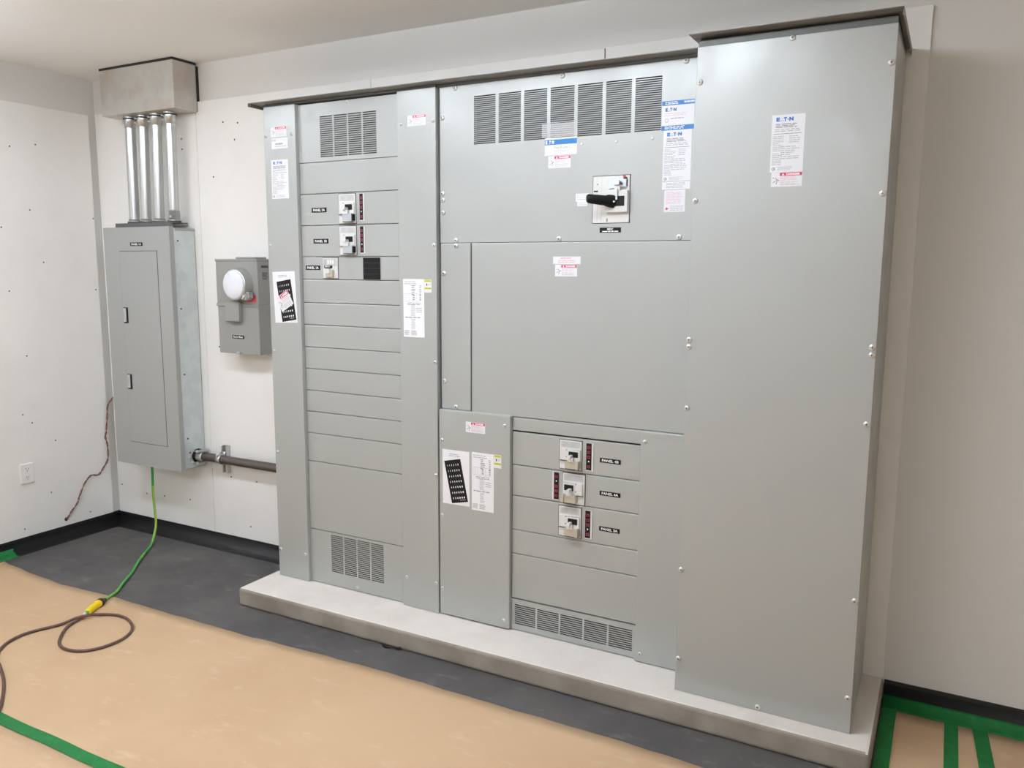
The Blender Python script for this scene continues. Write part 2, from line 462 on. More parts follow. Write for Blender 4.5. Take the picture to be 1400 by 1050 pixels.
def trip_strip(x0, z0, x1, z1, y, parent, white_side=1, dot=1):
    w = x1 - x0
    mb = MB().box(x0, y - .003, z0, x1, y + .001, z1, 'white')
    e = .26 * w
    bx0, bx1 = (x0 + .02 * w, x1 - e) if white_side > 0 else (x0 + e, x1 - .02 * w)
    mb.box(bx0, y - .0042, z0 + .004, bx1, y - .002, z1 - .001, 'black')
    o = mb.build('trip_indicator', parent)
    sh = Sheet(bx0, z0 + .004, bx1, z1 - .001, y - .0042, None)
    sh.top = y - .0042
    for i in range(5):
        v = .08 + .178 * i
        if i == dot: sh.rect(.38, v + .04, .62, v + .09, 'lettering')
        else:
            sh.rect(.2, v, .8, v + .10, 'darkred'); sh.rect(.33, v + .025, .67, v + .075, 'black', 2); sh.rect(.45, v + .04, .55, v + .06, 'darkred', 3)
    sh.build('indicator_marks', o)
    return o

# ================================================================== THE ROOM
RX, RY, RZ = 6.4, -5.2, 2.733          # room: x 0..RX, y RY..0, z 0..RZ
ST = 'structure'
MB().box(-.12, RY - .12, -.10, RX + .12, .12, 0, 'floor').build('floor', kind=ST)
MB().box(-.12, RY - .12, RZ, RX + .12, .12, RZ + .10, 'ceiling').build('ceiling', kind=ST)
MB().box(0, 0, 0, RX, .12, RZ, 'drywall').build('wall_back', kind=ST)
MB().box(-.12, RY - .12, 0, 0, .12, RZ, 'drywall').build('wall_left', kind=ST)
MB().box(RX, RY - .12, 0, RX + .12, .12, RZ, 'drywall').build('wall_right', kind=ST)
MB().box(0, RY - .12, 0, RX, RY, RZ, 'drywall').build('wall_front', kind=ST)

BT = .0805
ZP = .0884
def cove_profile():
    p = [(0, BT), (.006, BT), (.007, .066)]
    for i in range(1, 11):
        a = math.pi / 2 * i / 10
        p.append((.007 + .064 * (1 - math.cos(a)), .066 - .0652 * math.sin(a)))
    return p + [(.071, .0004), (0, .0004)]

def cove(name, along, a0, a1, sign):
    prof = cove_profile(); n = len(prof); vs = []
    for a in (a0, a1):
        for d, z in prof:
            vs.append((a, -d, z) if along == 'x' else (d * sign + (0 if sign > 0 else RX), a, z))
    mb = MB(); mb.add(vs, [(i, (i + 1) % n, n + (i + 1) % n, n + i) for i in range(n)] + [list(range(n))[::-1], list(range(n, 2 * n))], 'base', False)
    for i in range(2, 13): mb.sm[i] = True
    return mb.build(name, kind=ST)
cove('baseboard_back', 'x', .001, 1.664, 1)
cove('baseboard_back', 'x', 4.500, RX - .001, 1)
cove('baseboard_left', 'y', RY + .001, -.001, 1)
cove('baseboard_right', 'y', RY + .001, -.072, -1)

# backing boards screwed to the walls
def board(x0, x1, dots, label, red=False, z1=2.530, zb=.083):
    t = thing('backing_board', ((x0 + x1) / 2, -.008, .083), label, 'board', 'white backing boards on the walls')
    mb = MB().box(x0, -.016, zb, min(x1, 1.665), -.0012, z1, 'board') if x0 < 1.6 else MB().box(x0, -.016, zb, x1, -.0012, z1, 'board')
    if x0 < 1.66 < x1: mb.box(1.665, -.016, ZP + .0004, x1, -.0012, z1, 'board')
    if red: mb.box(x1, -.0155, zb, x1 + .0035, -.0012, z1, 'redgap')
    mb.build('board_sheet', t, .0012)
    for x, z in dots:
        MB().cyl((x, -.0155, z), (x, -.0172, z), .0045, 'hole', n=10).build('screw_head', t)
    return t
board(.022, .884, [(.764, 2.341), (.766, 2.285), (.295, .234), (.456, .240), (.684, .249), (.061, .261), (.70, 1.95)], 'white backing board in the corner behind the four pipes and the narrow grey panelboard')
board(.8865, 2.094, [(1.203, 2.395), (1.095, 2.407), (1.175, 2.31), (1.004, 2.123), (1.039, .435), (1.239, .431), (1.179, .160), (.99, 1.186)], 'white backing board behind the meter box and the dark flexible conduit')
board(2.097, 3.296, [], 'white backing board seen as a strip above the cabinets, left of the reddish joint', True, zb=ZP + .0004)
board(3.3005, 4.4965, [], 'white backing board whose bare right end shows beyond the tall solid cabinet', z1=2.533, zb=ZP + .0004)
t = thing('backing_board', (.008, -1.2, .083), 'white backing board on the left wall holding the outlet and loose twisted wire', 'board', 'white backing boards on the walls')
MB().box(.0012, -2.44, .083, .016, -.056, 2.522, 'board').build('board_sheet', t, .0012)
for y, z in [(-.39, 2.31), (-.535, 2.282), (-.615, 1.842), (-.449, 1.945), (-.064, 1.918), (-.392, 1.654), (-.078, 1.492), (-.599, 1.494), (-.531, 1.126), (-.58, .794), (-.53, .739), (-.40, .612), (-.449, .308), (-.213, .126), (-.62, .131)]:
    MB().cyl((.0155, y, z), (.0172, y, z), .004, 'hole', n=10).build('screw_head', t)

# room strip lights on short rods; the row behind the camera is added fill
def ceiling_light(x0, x1, y, label, hw=.058):
    t = thing('ceiling_light', ((x0 + x1) / 2, y, 2.55), label, 'light', 'strip lights hung under the ceiling')
    MB().box(x0, y - hw, 2.6195, x1, y + hw, 2.668, 'lampbody').build('housing', t, .003)
    MB().box(x0 + .01, y - .085, 2.592, x1 - .01, y + .085, 2.619, 'lamp').build('diffuser', t, .008, 3)
    for x in (x0 + .08, x1 - .08):
        MB().cyl((x, y, 2.660), (x, y, RZ - .0005), .005, 'lampbody', n=10).build('rod', t)
    return t
ceiling_light(.20, 1.08, -1.50, 'short white strip light hung in front of the panelboard, above the looped cord', .09)
ceiling_light(1.74, 2.81, -1.50, 'white strip light hung in front of the leftmost cabinet')
ceiling_light(2.85, 3.92, -1.50, 'white strip light hung in front of the middle and tall solid cabinets')
ceiling_light(1.55, 2.72, -4.10, 'added fill strip light behind the camera, towards the left wall')
ceiling_light(2.76, 3.93, -4.10, 'added fill strip light right behind the camera')
ceiling_light(3.97, 4.55, -4.10, 'short added fill light at the right end of the row behind the camera')  # unseen, added to brighten the right wall

# ================================================================== CONCRETE PAD
mb = MB(); x0, y0, x1, y1 = 1.666, -.573, 4.497, -.0005
vs = [(x0, y0, 0), (x1, y0, 0), (x1, y1, 0), (x0, y1, 0), (x0, y0, ZP), (x1, y0, ZP), (x1, y1, ZP), (x0, y1, ZP)]
mb.add(vs, [(4, 5, 6, 7)], 'concrete'); k = len(mb.f)
mb.v = []; mb.f = []; mb.m = []; mb.sm = []
mb.add(vs, [(4, 5, 6, 7)], 'concrete')
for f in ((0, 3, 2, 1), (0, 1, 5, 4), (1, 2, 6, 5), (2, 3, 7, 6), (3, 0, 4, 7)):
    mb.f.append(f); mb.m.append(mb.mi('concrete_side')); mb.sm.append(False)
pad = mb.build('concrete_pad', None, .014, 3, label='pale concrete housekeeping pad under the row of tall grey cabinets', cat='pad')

# ================================================================== SWITCHBOARD
F, FP, F3 = -.349, -.329, -.486
ZT = 2.374
BK = -.018
def enclosure(x0, x1, yf, parent, zt=2.383, fl=0.0):
    mb = MB(); T = .003
    mb.box(x0, yf, ZP + .0006, x0 + T, BK, zt, 'steel'); mb.box(x1 - T, yf, ZP + .0006, x1, BK, zt, 'steel')
    mb.box(x0 + T, BK - T, ZP + .0006, x1 - T, BK, zt, 'inside'); mb.box(x0 + T, yf, zt - T, x1 - T, BK - T, zt, 'inside')
    mb.box(x0 + T, yf + .03, ZP + .0006, x1 - T, BK - T, ZP + .004, 'inside')
    return mb.build('enclosure', parent)

def hood(x0, x1, yf, z, parent, left=False, right=False):
    mb = MB(); mb.box(x0, yf, z, x1, BK, z + .0022, 'hoodsteel')
    if left: mb.box(x0, yf, z - .014, x0 + .003, BK, z, 'hoodsteel')
    if right: mb.box(x1 - .003, yf + .012, z - .020, x1, BK, z, 'hoodsteel')
    return mb.build('drip_hood', parent)

# ---- left section
c1 = thing('switchboard_cabinet', (2.204, -.18, ZP), 'leftmost tall grey switchboard cabinet with rows of blank panels and three breakers near the top', 'cabinet', 'switchboard cabinets on the pad')
enclosure(1.7225, 2.685, -.317, c1)
MB().box(1.7225, F + .006, ZT + .0005, 2.685, F + .030, 2.3845, 'steel_dark').build('top_rail', c1)
hood(1.679, 2.872, -.402, 2.385, c1, left=True)
MB().box(1.7215, F, ZP + .0006, 1.9160, F + .030, ZT, 'steel').build('side_cover', c1, .0025)
MB().box(2.4897, F, ZP + .0006, 2.6858, F + .030, ZT, 'steel').build('side_cover', c1, .0025)
XA, XB = 1.9175, 2.4885
vent_panel(XA, 2.1115, XB, 2.369, FP, c1, 2.0455, 2.1310, 2.3645, 2.3100, 4, 20, .0075, .0046)
plain_panel('blank_panel', XA, 1.9695, XB, 2.1095, FP, c1)
plain_panel('breaker_panel', XA, 1.8270, XB, 1.9675, FP, c1)
plain_panel('breaker_panel', XA, 1.6840, XB, 1.8250, FP, c1)
plain_panel('breaker_panel', XA, 1.5790, XB, 1.6820, FP, c1)
zs = [1.470, 1.3655, 1.2600, 1.1565, 1.0510, .9485, .8430, .7035, .3620]
top = 1.577
for z in zs:
    plain_panel('blank_panel', XA, z, XB, top, FP, c1); top = z - .0022
vent_panel(XA, .0925, XB, .3598, FP, c1, 2.0470, .1610, 2.3650, .3470, 4, 20, .0075, .0050)
breaker(2.149, 1.832, 2.243, 1.962, FP, c1, 'silver'); trip_strip(2.267, 1.841, 2.292, 1.961, FP, c1, 1, 1)
breaker(2.149, 1.691, 2.243, 1.819, FP, c1, 'silver'); trip_strip(2.267, 1.697, 2.292, 1.818, FP, c1, 1, 1)
breaker(2.046, 1.585, 2.133, 1.678, FP, c1, 'beige', small=True)
fb = MB(); fb.box(2.282, FP - .006, 1.582, 2.374, FP + .002, 1.679, 'black')
for k in range(1, 4): fb.box(2.281, FP - .0072, 1.582 + k * .0243 - .0008, 2.375, FP - .004, 1.582 + k * .0243 + .0008, 'slot')
fb.build('breaker_filler', c1, .001, label='black filler plate')
name_plate('PANEL 2A', 1.985, 1.885, 2.073, 1.906, FP, c1); name_plate('PANEL 1B', 1.991, 1.744, 2.079, 1.765, FP, c1); name_plate('PANEL 1A', 1.939, 1.622, 2.026, 1.643, FP, c1)
danger_label(1.765, 2.235, 1.863, 2.280, F, c1)
sh = Sheet(1.768, 2.181, 1.869, 2.2275, F); logo(sh, .04, .74, .26, .90, 'pgrey'); sh.lines(.24, .36, .70, .56, 1, 'pgrey', .7, .1, 2); sh.lines(.24, .16, .9, .28, 1, 'pgreyl', .7, .1, 4); sh.build('product_label', c1)
rating_label(1.761, 1.953, 1.866, 2.131, F, c1)
o, b = number_sheet(1.749, 1.371, 1.890, 1.614, F, c1, 2.2, (1.784, 1.3795, 1.874, 1.5725), 9)
b.build('number_strip', o)
danger_label(1.777, 1.437, 1.861, 1.513, F - .0016, o, 30)
danger_label(2.545, 2.226, 2.639, 2.270, F, c1)
directory_sheet(2.512, 1.335, 2.622, 1.587, F, c1)
warning_tag(2.6235, 1.530, 2.660, 1.5855, F, c1)
for x, z in [(1.733, 2.242), (1.892, 2.240), (1.738, 1.735), (1.740, 1.231), (1.738, .729), (1.736, .228), (1.898, .228), (2.511, 2.239), (2.673, 2.240), (2.675, 1.731), (2.675, 1.231), (2.675, .730), (2.512, .229), (2.673, .231)]:
    screw(c1, x, F, z, .0078)
for x, z in [(2.205, 2.362), (2.205, .110)]: screw(c1, x, FP, z, .0065)

# ---- middle section
c2 = thing('switchboard_cabinet', (3.25, -.18, ZP), 'middle tall grey switchboard cabinet with wide vent grille, big hinged door and main breaker lever', 'cabinet', 'switchboard cabinets on the pad')
enclosure(2.6875, 3.8205, -.305, c2)
MB().box(2.6875, F + .014, ZT + .0005, 3.8195, F + .040, 2.3845, 'steel_dark').build('top_rail', c2)
hood(2.8735, 3.8195, -.402, 2.385, c2)
X0, X1 = 2.6945, 3.8195
vent_panel(X0, 1.7405, X1, 2.3735, FP, c2, 2.860, 2.1345, 3.650, 2.3245, 7, 25, .0140, .0046, label='upper panel with seven columns of slots')
plain_panel('hinge_strip', X0, 1.0285, 2.8425, 1.7385, FP, c2)
dr = plain_panel('door', 2.8480, 1.0235, X1, 1.7385, FP, c2, label='wide hinged door')
hg = MB()
hg.box(2.8428, FP + .003, 1.0285, 2.8477, FP + .010, 1.7385, 'slot')
n = 46
for k in range(n):
    z = 1.045 + k * (1.690 - 1.045) / n
    hg.cyl((2.8452, FP + .0005, z), (2.8452, FP + .0005, z + .0122), .0024, 'steel_dark', n=8)
hg.build('hinge', dr)
plain_panel('trim_strip', 3.0475, .9665, 3.6115, 1.0210, FP, c2)
MB().box(2.6935, F, .0950, 3.0460, F + .030, 1.0278, 'steel').build('lower_cover', c2, .0035)
MB().box(3.6130, F, .0915, 3.8200, F + .030, 1.0228, 'steel').build('side_cover', c2, .0035)
XA, XB = 3.0475, 3.6115
for z0, z1 in ((.8205, .9605), (.6875, .8180), (.5385, .6852)): plain_panel('breaker_panel', XA, z0, XB, z1, FP, c2)
for z0, z1 in ((.4335, .5365), (.2340, .4312)): plain_panel('blank_panel', XA, z0, XB, z1, FP, c2)
vent_panel(XA, .0930, XB, .2290, FP, c2, 3.062, .1180, 3.595, .2060, 5, 10, .0075, .0052)
breaker(3.267, .832, 3.363, .950, FP, c2, 'beige'); trip_strip(3.383, .8345, 3.414, .9485, FP, c2, 1, 1)
breaker(3.282, .6895, 3.379, .8145, FP, c2, 'beige', mirror=True); trip_strip(3.235, .6955, 3.265, .813, FP, c2, -1, 3)
breaker(3.267, .5505, 3.365, .6745, FP, c2, 'beige'); trip_strip(3.384, .553, 3.414, .6715, FP, c2, 1, 1)
name_plate('PANEL 4B', 3.441, .876, 3.529, .8945, FP, c2); name_plate('PANEL 4A', 3.443, .7425, 3.531, .7605, FP, c2); name_plate('PANEL 3A', 3.444, .596, 3.532, .6145, FP, c2)
# main breaker
mx0, mx1, mz0, mz1 = 3.391, 3.537, 1.808, 1.981
mb = MB().box(mx0 - .003, FP - .0012, mz0 - .002, mx1 + .003, FP + .002, mz1 + .003, 'slot'); mb.box(mx0, FP - .004, mz0, mx1, FP + .002, mz1, 'white')
for x in (3.409, 3.426): mb.box(x, FP - .0044, mz0 + .002, x + .0008, FP - .003, mz1 - .004, 'whitegrey')
mb.box(3.3945, FP - .0052, 1.9235, 3.411, FP - .003, 1.929, 'black'); mb.box(3.4085, FP - .005, 1.949, 3.4115, FP - .003, 1.954, 'slot')
mb.box(3.449, FP - .005, 1.811, 3.452, FP - .003, 1.824, 'pdark'); mb.box(3.461, FP - .005, 1.972, 3.466, FP - .003, 1.974, 'pdark')
mbk = mb.build('main_breaker', c2, .0008)
MB().box(3.448, FP - .020, 1.845, 3.536, FP - .003, 1.926, 'white').build('escutcheon', mbk, .003)
MB().box(3.446, FP - .0215, 1.868, 3.524, FP - .012, 1.905, 'black').build('lever_slot', mbk, .001)
sp = MB(); Y1 = FP - .011
sp.hexa([(3.458, FP - .003, 1.930), (3.528, FP - .003, 1.930), (3.528, FP - .003, 1.974), (3.458, FP - .003, 1.974), (3.458, Y1, 1.934), (3.526, Y1, 1.940), (3.526, Y1, 1.972), (3.458, Y1, 1.974)], 'silver')
sp.box(3.527, FP - .008, 1.940, 3.530, FP - .003, 1.966, 'slot'); sp.box(3.515, FP - .013, 1.967, 3.529, FP - .008, 1.972, 'black'); sp.box(3.514, FP - .0128, 1.973, 3.523, FP - .008, 1.980, 'redtag')
sp.build('interlock_plate', mbk, .0008)
st = MB(); st.box(3.482, FP - .026, 1.945, 3.504, FP - .010, 1.962, 'white'); st.box(3.484, FP - .022, 1.922, 3.506, FP - .010, 1.940, 'white'); st.box(3.492, FP - .030, 1.890, 3.499, FP - .018, 1.930, 'silver'); st.cyl((3.507, FP - .022, 1.952), (3.507, FP - .012, 1.952), .005, 'pdark', n=10)
st.build('padlock_stem', mbk, .001)
lv = MB()
def ringpts(p, hw, hh, ax):
    p = Vector(p); u = ax.cross(Vector((0, 0, 1))).normalized()
    return [p + u * (hw * math.cos(t)) + Vector((0, 0, 1)) * (hh * math.sin(t)) for t in [2 * math.pi * i / 12 for i in range(12)]]
ax = Vector((-.075, -.072, .008)).normalized(); p0 = Vector((3.482, FP - .018, 1.885)); rings = []
for d, hw, hh in ((0, .013, .024), (.02, .014, .0235), (.030, .013, .021), (.034, .012, .019), (.060, .0125, .0185), (.085, .0125, .0175), (.104, .012, .0165), (.109, .008, .012)):
    rings.append(ringpts(p0 + ax * d, hw, hh, ax))
vs = [v for r in rings for v in r]; n = 12
lv.add(vs, [(k * n + i, k * n + (i + 1) % n, (k + 1) * n + (i + 1) % n, (k + 1) * n + i) for k in range(len(rings) - 1) for i in range(n)], 'black', True)
lv.add(vs[-n:], [list(range(n))], 'black'); lv.add(vs[:n], [list(range(n))[::-1]], 'black')
for dz in (-.007, .005): lv.tube([p0 + ax * .036 + Vector((-.004, -.0110, dz)), p0 + ax * .098 + Vector((-.004, -.0105, dz))], .0018, 'slot', 6)
lv.cyl(p0 + Vector((.006, -.004, -.001)), p0 + Vector((.006, -.016, -.001)), .0035, 'zinc', n=10)
lv.build('lever', mbk, .0006)
name_plate('MDC', 3.420, 1.7715, 3.506, 1.7905, FP, c2, small=True)
sh = Sheet(3.318, 1.874, 3.372, 1.921, FP, None); sh.top = FP
sh.rect(0, .36, 1, 1, 'label', 1); sh.rect(.12, 0, .9, .36, 'label', 1); sh.lines(.1, .45, .9, .95, 3, 'pgreyl', .2, .1, 1, 2); sh.lines(.2, .05, .85, .32, 2, 'pgreyl', .2, .1, 1, 2)
sh.build('blank_sticker', c2)
# stickers
sh = Sheet(3.183, 2.0705, 3.319, 2.1365, FP); sh.rect(0, .60, 1, .90, 'blue'); logo(sh, .02, .65, .29, .85, 'lettering')
sh.text('Pow-R-Line C', .30, .36, .80, .52, 'pgrey', 1, 0.0); sh.text('Switchboard', .30, .19, .74, .31, 'pgreyl', 1, 0.0); sh.build('product_label', c2)
sh = Sheet(3.169, 2.139, 3.313, 2.191, FP - .0005, 'clear', thick=.0004); sh.build('clear_sticker', c2, label='clear film sticker over the vent slots')
danger_label(3.1985, 2.022, 3.294, 2.068, FP - .0001, c2)
sh = Sheet(3.6525, 2.131, 3.772, 2.2335, FP); sh.rect(0, .845, 1, 1, 'blue'); sh.rect(0, 0, 1, .16, 'blue')
sh.lines(.1, .87, .5, .98, 2, 'lettering', .5, .1, 4, 2); sh.lines(.68, .90, .99, .96, 1, 'lettering', .9, .0, 3, 2); logo(sh, .11, .64, .45, .76, 'blueword')
sh.lines(.08, .48, .9, .60, 2, 'ppink', .25, .3, 4); sh.lines(.28, .36, .75, .44, 1, 'pgreyl', .5, .2, 3); sh.lines(.1, .03, .82, .14, 3, 'lettering', .5, .35, 6, 2)
nn = 12; ring = [(.16 + .06 * math.cos(q), .34 + .07 * math.sin(q)) for q in [2 * math.pi * i / nn for i in range(nn)]]
sh.poly(ring, 'pgreyl'); sh.poly([(.16 + (u - .16) * .7, .34 + (v - .34) * .7) for u, v in ring], 'label', 2); sh.build('product_label', c2)
rating_label(3.661, 1.922, 3.7655, 2.131, FP, c2, footer=True)
sh = Sheet(3.6705, 1.842, 3.7485, 1.920, FP); sh.lines(.1, .36, .9, .92, 9, 'ppink', .3, .2, 4); sh.lines(.30, .05, .98, .30, 5, 'pgrey', .3, .1, 3)
lf = [(.0, .5), (.10, .22), (.22, .28), (.17, -.02), (.30, .08), (.34, .0), (.5, -.0), (.44, -.14), (.48, -.2), (.2, -.38), (.22, -.44), (.03, -.42), (.03, -.6)]
lf = lf + [(-x, y) for x, y in lf[::-1]]
sh.poly([(.14 + x * .16, .17 + y * .16) for x, y in lf], 'red'); sh.build('information_label', c2)
sh = Sheet(3.2245, 1.653, 3.3425, 1.682, FP); sh.lines(.28, .68, .72, .88, 1, 'ppink', .6, .1, 2); sh.lines(.18, .14, .82, .58, 2, 'ppink', .4, .2, 3); sh.build('information_label', c2)
danger_label(3.234, 1.605, 3.3285, 1.6505, FP, c2)
danger_label(2.8305, .940, 2.926, .9855, F, c2)
o, b = number_sheet(2.711, .6105, 2.848, .853, F, c2, 0.3, (2.7385, .621, 2.8225, .811), 12)
b.build('number_strip', o)
directory_sheet(2.860, .601, 2.9685, .856, F, c2)
warning_tag(2.969, .7995, 3.005, .8565, F, c2)
for x, z in [(2.771, 2.364), (3.254, 2.3635), (3.737, 2.3655), (2.707, 2.251), (2.707, 1.944), (2.708, 1.917), (2.709, 1.866), (2.772, 1.750), (2.772, 1.7275), (3.249, 1.751), (3.732, 1.752), (2.711, 1.612), (2.711, 1.150), (2.769, 1.040)]:
    screw(c2, x, FP, z, .0105)
for x, z in [(3.340, 2.105), (3.480, 2.106), (3.620, 2.107)]: screw(c2, x, FP, z, .005)
for x, z in [(2.709, .893), (3.020, .985), (2.707, .554), (2.707, .215), (3.020, .131), (3.632, .983), (3.635, .126)]: screw(c2, x, F, z, .0078)

# ---- right section
c3 = thing('switchboard_cabinet', (4.123, -.25, ZP), 'rightmost and deepest tall grey switchboard cabinet, one plain solid front with two stacked labels', 'cabinet', 'switchboard cabinets on the pad')
enclosure(3.8225, 4.4225, F3 + .022, c3)
MB().box(3.8205, F3, ZP + .0006, 4.4256, F3 + .020, 2.365, 'steel').build('front_cover', c3, .0018)
MB().box(3.8225, F3 + .005, 2.3655, 4.4236, F3 + .030, 2.3845, 'steel_dark').build('top_rail', c3)
hood(3.803, 4.4405, -.535, 2.3945, c3, right=True)
MB().box(3.8225, F3 + .030, 2.3835, 4.4225, BK, 2.394, 'steel_dark').build('hood_riser', c3)
for x, z in [(4.123, 2.358), (3.833, 2.252), (4.413, 2.252), (3.832, 1.866), (4.413, 1.869), (3.828, 1.393), (3.828, 1.368), (4.414, 1.396), (4.414, 1.371), (3.829, 1.151), (4.412, 1.149), (3.830, .557), (4.413, .557), (3.831, .215), (4.412, .216), (4.122, .104)]:
    screw(c3, x, F3, z, .0098)
rating_label(4.073, 1.947, 4.175, 2.126, F3, c3); danger_label(4.0785, 1.901, 4.175, 1.9465, F3, c3)

# ================================================================== PANELBOARD, GUTTER, PIPES
pb = thing('panelboard', (.566, -.10, .4765), 'narrow tall grey panelboard on the left backing board below four pipes', 'electrical panel')
px0, px1, pz0, pz1, PF = .288, .844, .4765, 1.852, -.1965
mb = MB(); T = .002; tx0, tx1 = .298, .834
mb.box(tx0, PF + .006, pz0 + .006, tx0 + T, -.0165, pz1 - .006, 'galvside'); mb.box(tx1 - T, PF + .006, pz0 + .006, tx1, -.0165, pz1 - .006, 'galvside')
mb.box(tx0, -.0185, pz0 + .006, tx1, -.0165, pz1 - .006, 'galvside'); mb.box(tx0, PF + .006, pz1 - .008, tx1, -.0165, pz1 - .006, 'galvside'); mb.box(tx0, PF + .006, pz0 + .006, tx1, -.0165, pz0 + .008, 'galvside')
mb.box(tx1, -.150, pz1 - .022, tx1 + .0012, -.0165, pz1 - .006, 'boxgrey')
for y, z in ((-.135, 1.775), (-.135, 1.40), (-.135, 1.03), (-.135, .66), (-.125, .575)): mb.cyl((tx1, y, z), (tx1 + .003, y, z), .0045, 'slot', n=10)
mb.build('tub', pb)
cv = MB().box(px0, PF, pz0, px1, PF + .003, pz1, 'boxgrey')
cv.box(px0, PF + .003, pz0, px0 + .002, PF + .030, pz1, 'boxgrey'); cv.box(px1 - .002, PF + .003, pz0, px1, PF + .030, pz1, 'boxgrey'); cv.box(px0 + .002, PF + .003, pz1 - .002, px1 - .002, PF + .030, pz1, 'boxgrey'); cv.box(px0 + .002, PF + .003, pz0, px1 - .002, PF + .02, pz0 + .002, 'boxgrey')
cov = cv.build('cover', pb, .0012)
dx0, dx1, dz0, dz1 = .422, .736, .615, 1.718
dd = MB().box(dx0 - .003, PF - .0004, dz0 - .003, dx1 + .003, PF + .001, dz1 + .003, 'slot')
dd.box(dx0, PF - .0022, dz0, dx1, PF + .001, dz1, 'boxgrey')
dor = dd.build('door', cov, .0006)
for z0, z1 in ((1.310, 1.400), (.926, 1.014)):
    l = MB().box(.431, PF - .0050, z0, .467, PF - .001, z1, 'black'); l.box(.434, PF - .0085, z0 + .008, .455, PF - .003, z1 - .004, 'whitegrey'); l.box(.440, PF - .0092, z0 + .02, .443, PF - .008, z1 - .02, 'pgrey')
    l.build('latch', cov, .001)
name_plate('PANEL 1A', .519, 1.747, .622, 1.767, PF, cov)
br = MB().box(.335, -.150, pz1 - .0055, .800, -.135, pz1 + .026, 'steel_dark'); br.box(.335, -.135, pz1 + .020, .800, -.03, pz1 + .026, 'steel_dark'); br.box(.262, -.03, pz1 + .024, .335, -.028, pz1 + .026, 'galv')
br.build('top_plate', pb, .001)

gt = thing('wireway_box', (.604, -.09, 2.473), 'dented galvanised steel box against the ceiling in the left corner', 'box')
mb = MB().box(.305, -.169, 2.473, .903, -.0175, 2.7205, 'galv'); g = mb.build('box_body', gt, .0015)
MB().box(.303, -.171, 2.7208, .905, -.0165, 2.7325, 'hole').build('dark_gap_strip', gt)  # dark strip filling the gap under the ceiling
MB().box(.900, -.0172, 2.475, .9045, -.0002, 2.715, 'hole').build('dark_gap_strip', gt)  # dark strip standing in for the shaded gap between box and wall

def pipe(x, x2, k, label):
    t = thing('conduit_pipe', (x, -.095, 1.879), label, 'pipe', 'four zinc conduits between the wireway box and the panelboard')
    r = .0279; a = (x2, -.095, 2.473 - .0005); b = (x, -.095, 1.8785)
    A, B = Vector(a), Vector(b)
    MB().cyl(B, A, r, 'pipe', n=28).build('tube', t)
    top = MB(); d = (A - B).normalized()
    top.lathe(A - d * .062, d, [(0, r + .0005), (0, r + .0035), (.046, r + .0035)], 'pipe', 28); top.lathe(A - d * .0165, d, [(0, r + .0025), (0, r + .009), (.007, r + .009), (.007, r + .002)], 'slot', 28); top.lathe(A - d * .009, d, [(0, r + .007), (.008, r + .007)], 'zinc', 28)  # dark ring painted in as the shadow at the locknut
    for q in (-.022, -.045): top.cyl(A + Vector((-.012, -.030, q)), A + Vector((-.020, -.042, q)), .005, 'screw', n=10)
    top.build('connector', t)
    bt = MB(); h = .055 if k == 3 else .014
    bt.lathe(B + Vector((0, 0, .0003)), d, [(0, r + .010), (.009, r + .010), (.009, r + .004)], 'slot', 28); bt.lathe(B + d * .0095, d, [(0, r + .007), (.004, r + .007), (.004, r + .004), (h, r + .004), (h, r + .0005)], 'zinc', 28)
    if k == 3:
        bt.cyl(B + Vector((.010, -.030, .03)), B + Vector((.016, -.042, .03)), .005, 'screw', n=10)
    bt.build('locknut', t)
    return t
for k, (xb, xt, lb) in enumerate([(.434, .443, 'leftmost of the four vertical zinc conduits above the panelboard'), (.534, .554, 'second from left of the four vertical zinc conduits above the panelboard'), (.645, .664, 'third from left of the four vertical zinc conduits above the panelboard'), (.768, .776, 'rightmost of the four vertical zinc conduits above the panelboard')]):
    pipe(xb, xt, k, lb)

# ================================================================== METER
mt = thing('meter_socket', (1.267, -.07, 1.171), 'dark grey meter box with round white dial cover, left of the tall cabinets', 'electric meter')
mx0, mx1, mz0, mz1, MF = 1.116, 1.419, 1.171, 1.676, -.128
mb = MB().box(mx0 + .003, MF + .004, mz0, mx1 - .001, -.0165, 1.436, 'meter'); mb.box(mx0 + .002, MF + .004, 1.4365, mx1, -.0165, mz1 - .002, 'meter')
mb.build('box_body', mt, .003)
up = MB().box(mx0 - .002, MF, 1.428, mx1 + .002, MF + .005, mz1 - .004, 'meter'); up.box(mx0 - .004, MF - .004, mz1 - .012, mx1 + .003, -.02, mz1, 'meter'); up.box(mx0 - .004, MF - .005, 1.424, mx1 + .003, MF + .012, 1.440, 'meter')
up.build('upper_cover', mt, .003)
MB().box(mx0 + .002, MF + .0005, mz0, mx1, MF + .0035, 1.424, 'meter').build('lower_cover', mt, .002)
MB().box(1.245, -.11, mz1, 1.390, -.03, mz1 + .010, 'meter').build('hub_plate', mt, .003)
dc = (1.297, MF, 1.541)
rg = MB(); rg.lathe(dc, (0, -1, 0), [(-.001, .088), (.010, .088), (.014, .084), (.045, .083), (.050, .079), (.050, .074)], 'zinc', 40); ring = rg.build('sealing_ring', mt)
dl = MB(); dl.lathe((dc[0], dc[1] - .047, dc[2]), (0, -1, 0), [(0, .0745), (.006, .0745), (.010, .070), (.0115, .02), (.0116, .0)], 'meterdial', 40); dl.build('dial_cover', mt, label='white blank dial cover')
lk = MB(); lk.box(1.355, MF - .050, 1.462, 1.385, MF - .010, 1.488, 'zinc'); lk.box(1.372, MF - .045, 1.470, 1.398, MF - .012, 1.505, 'meter'); lk.cyl((1.360, MF - .055, 1.468), (1.384, MF - .050, 1.492), .004, 'screw', n=8); lk.build('ring_clasp', ring, .003)
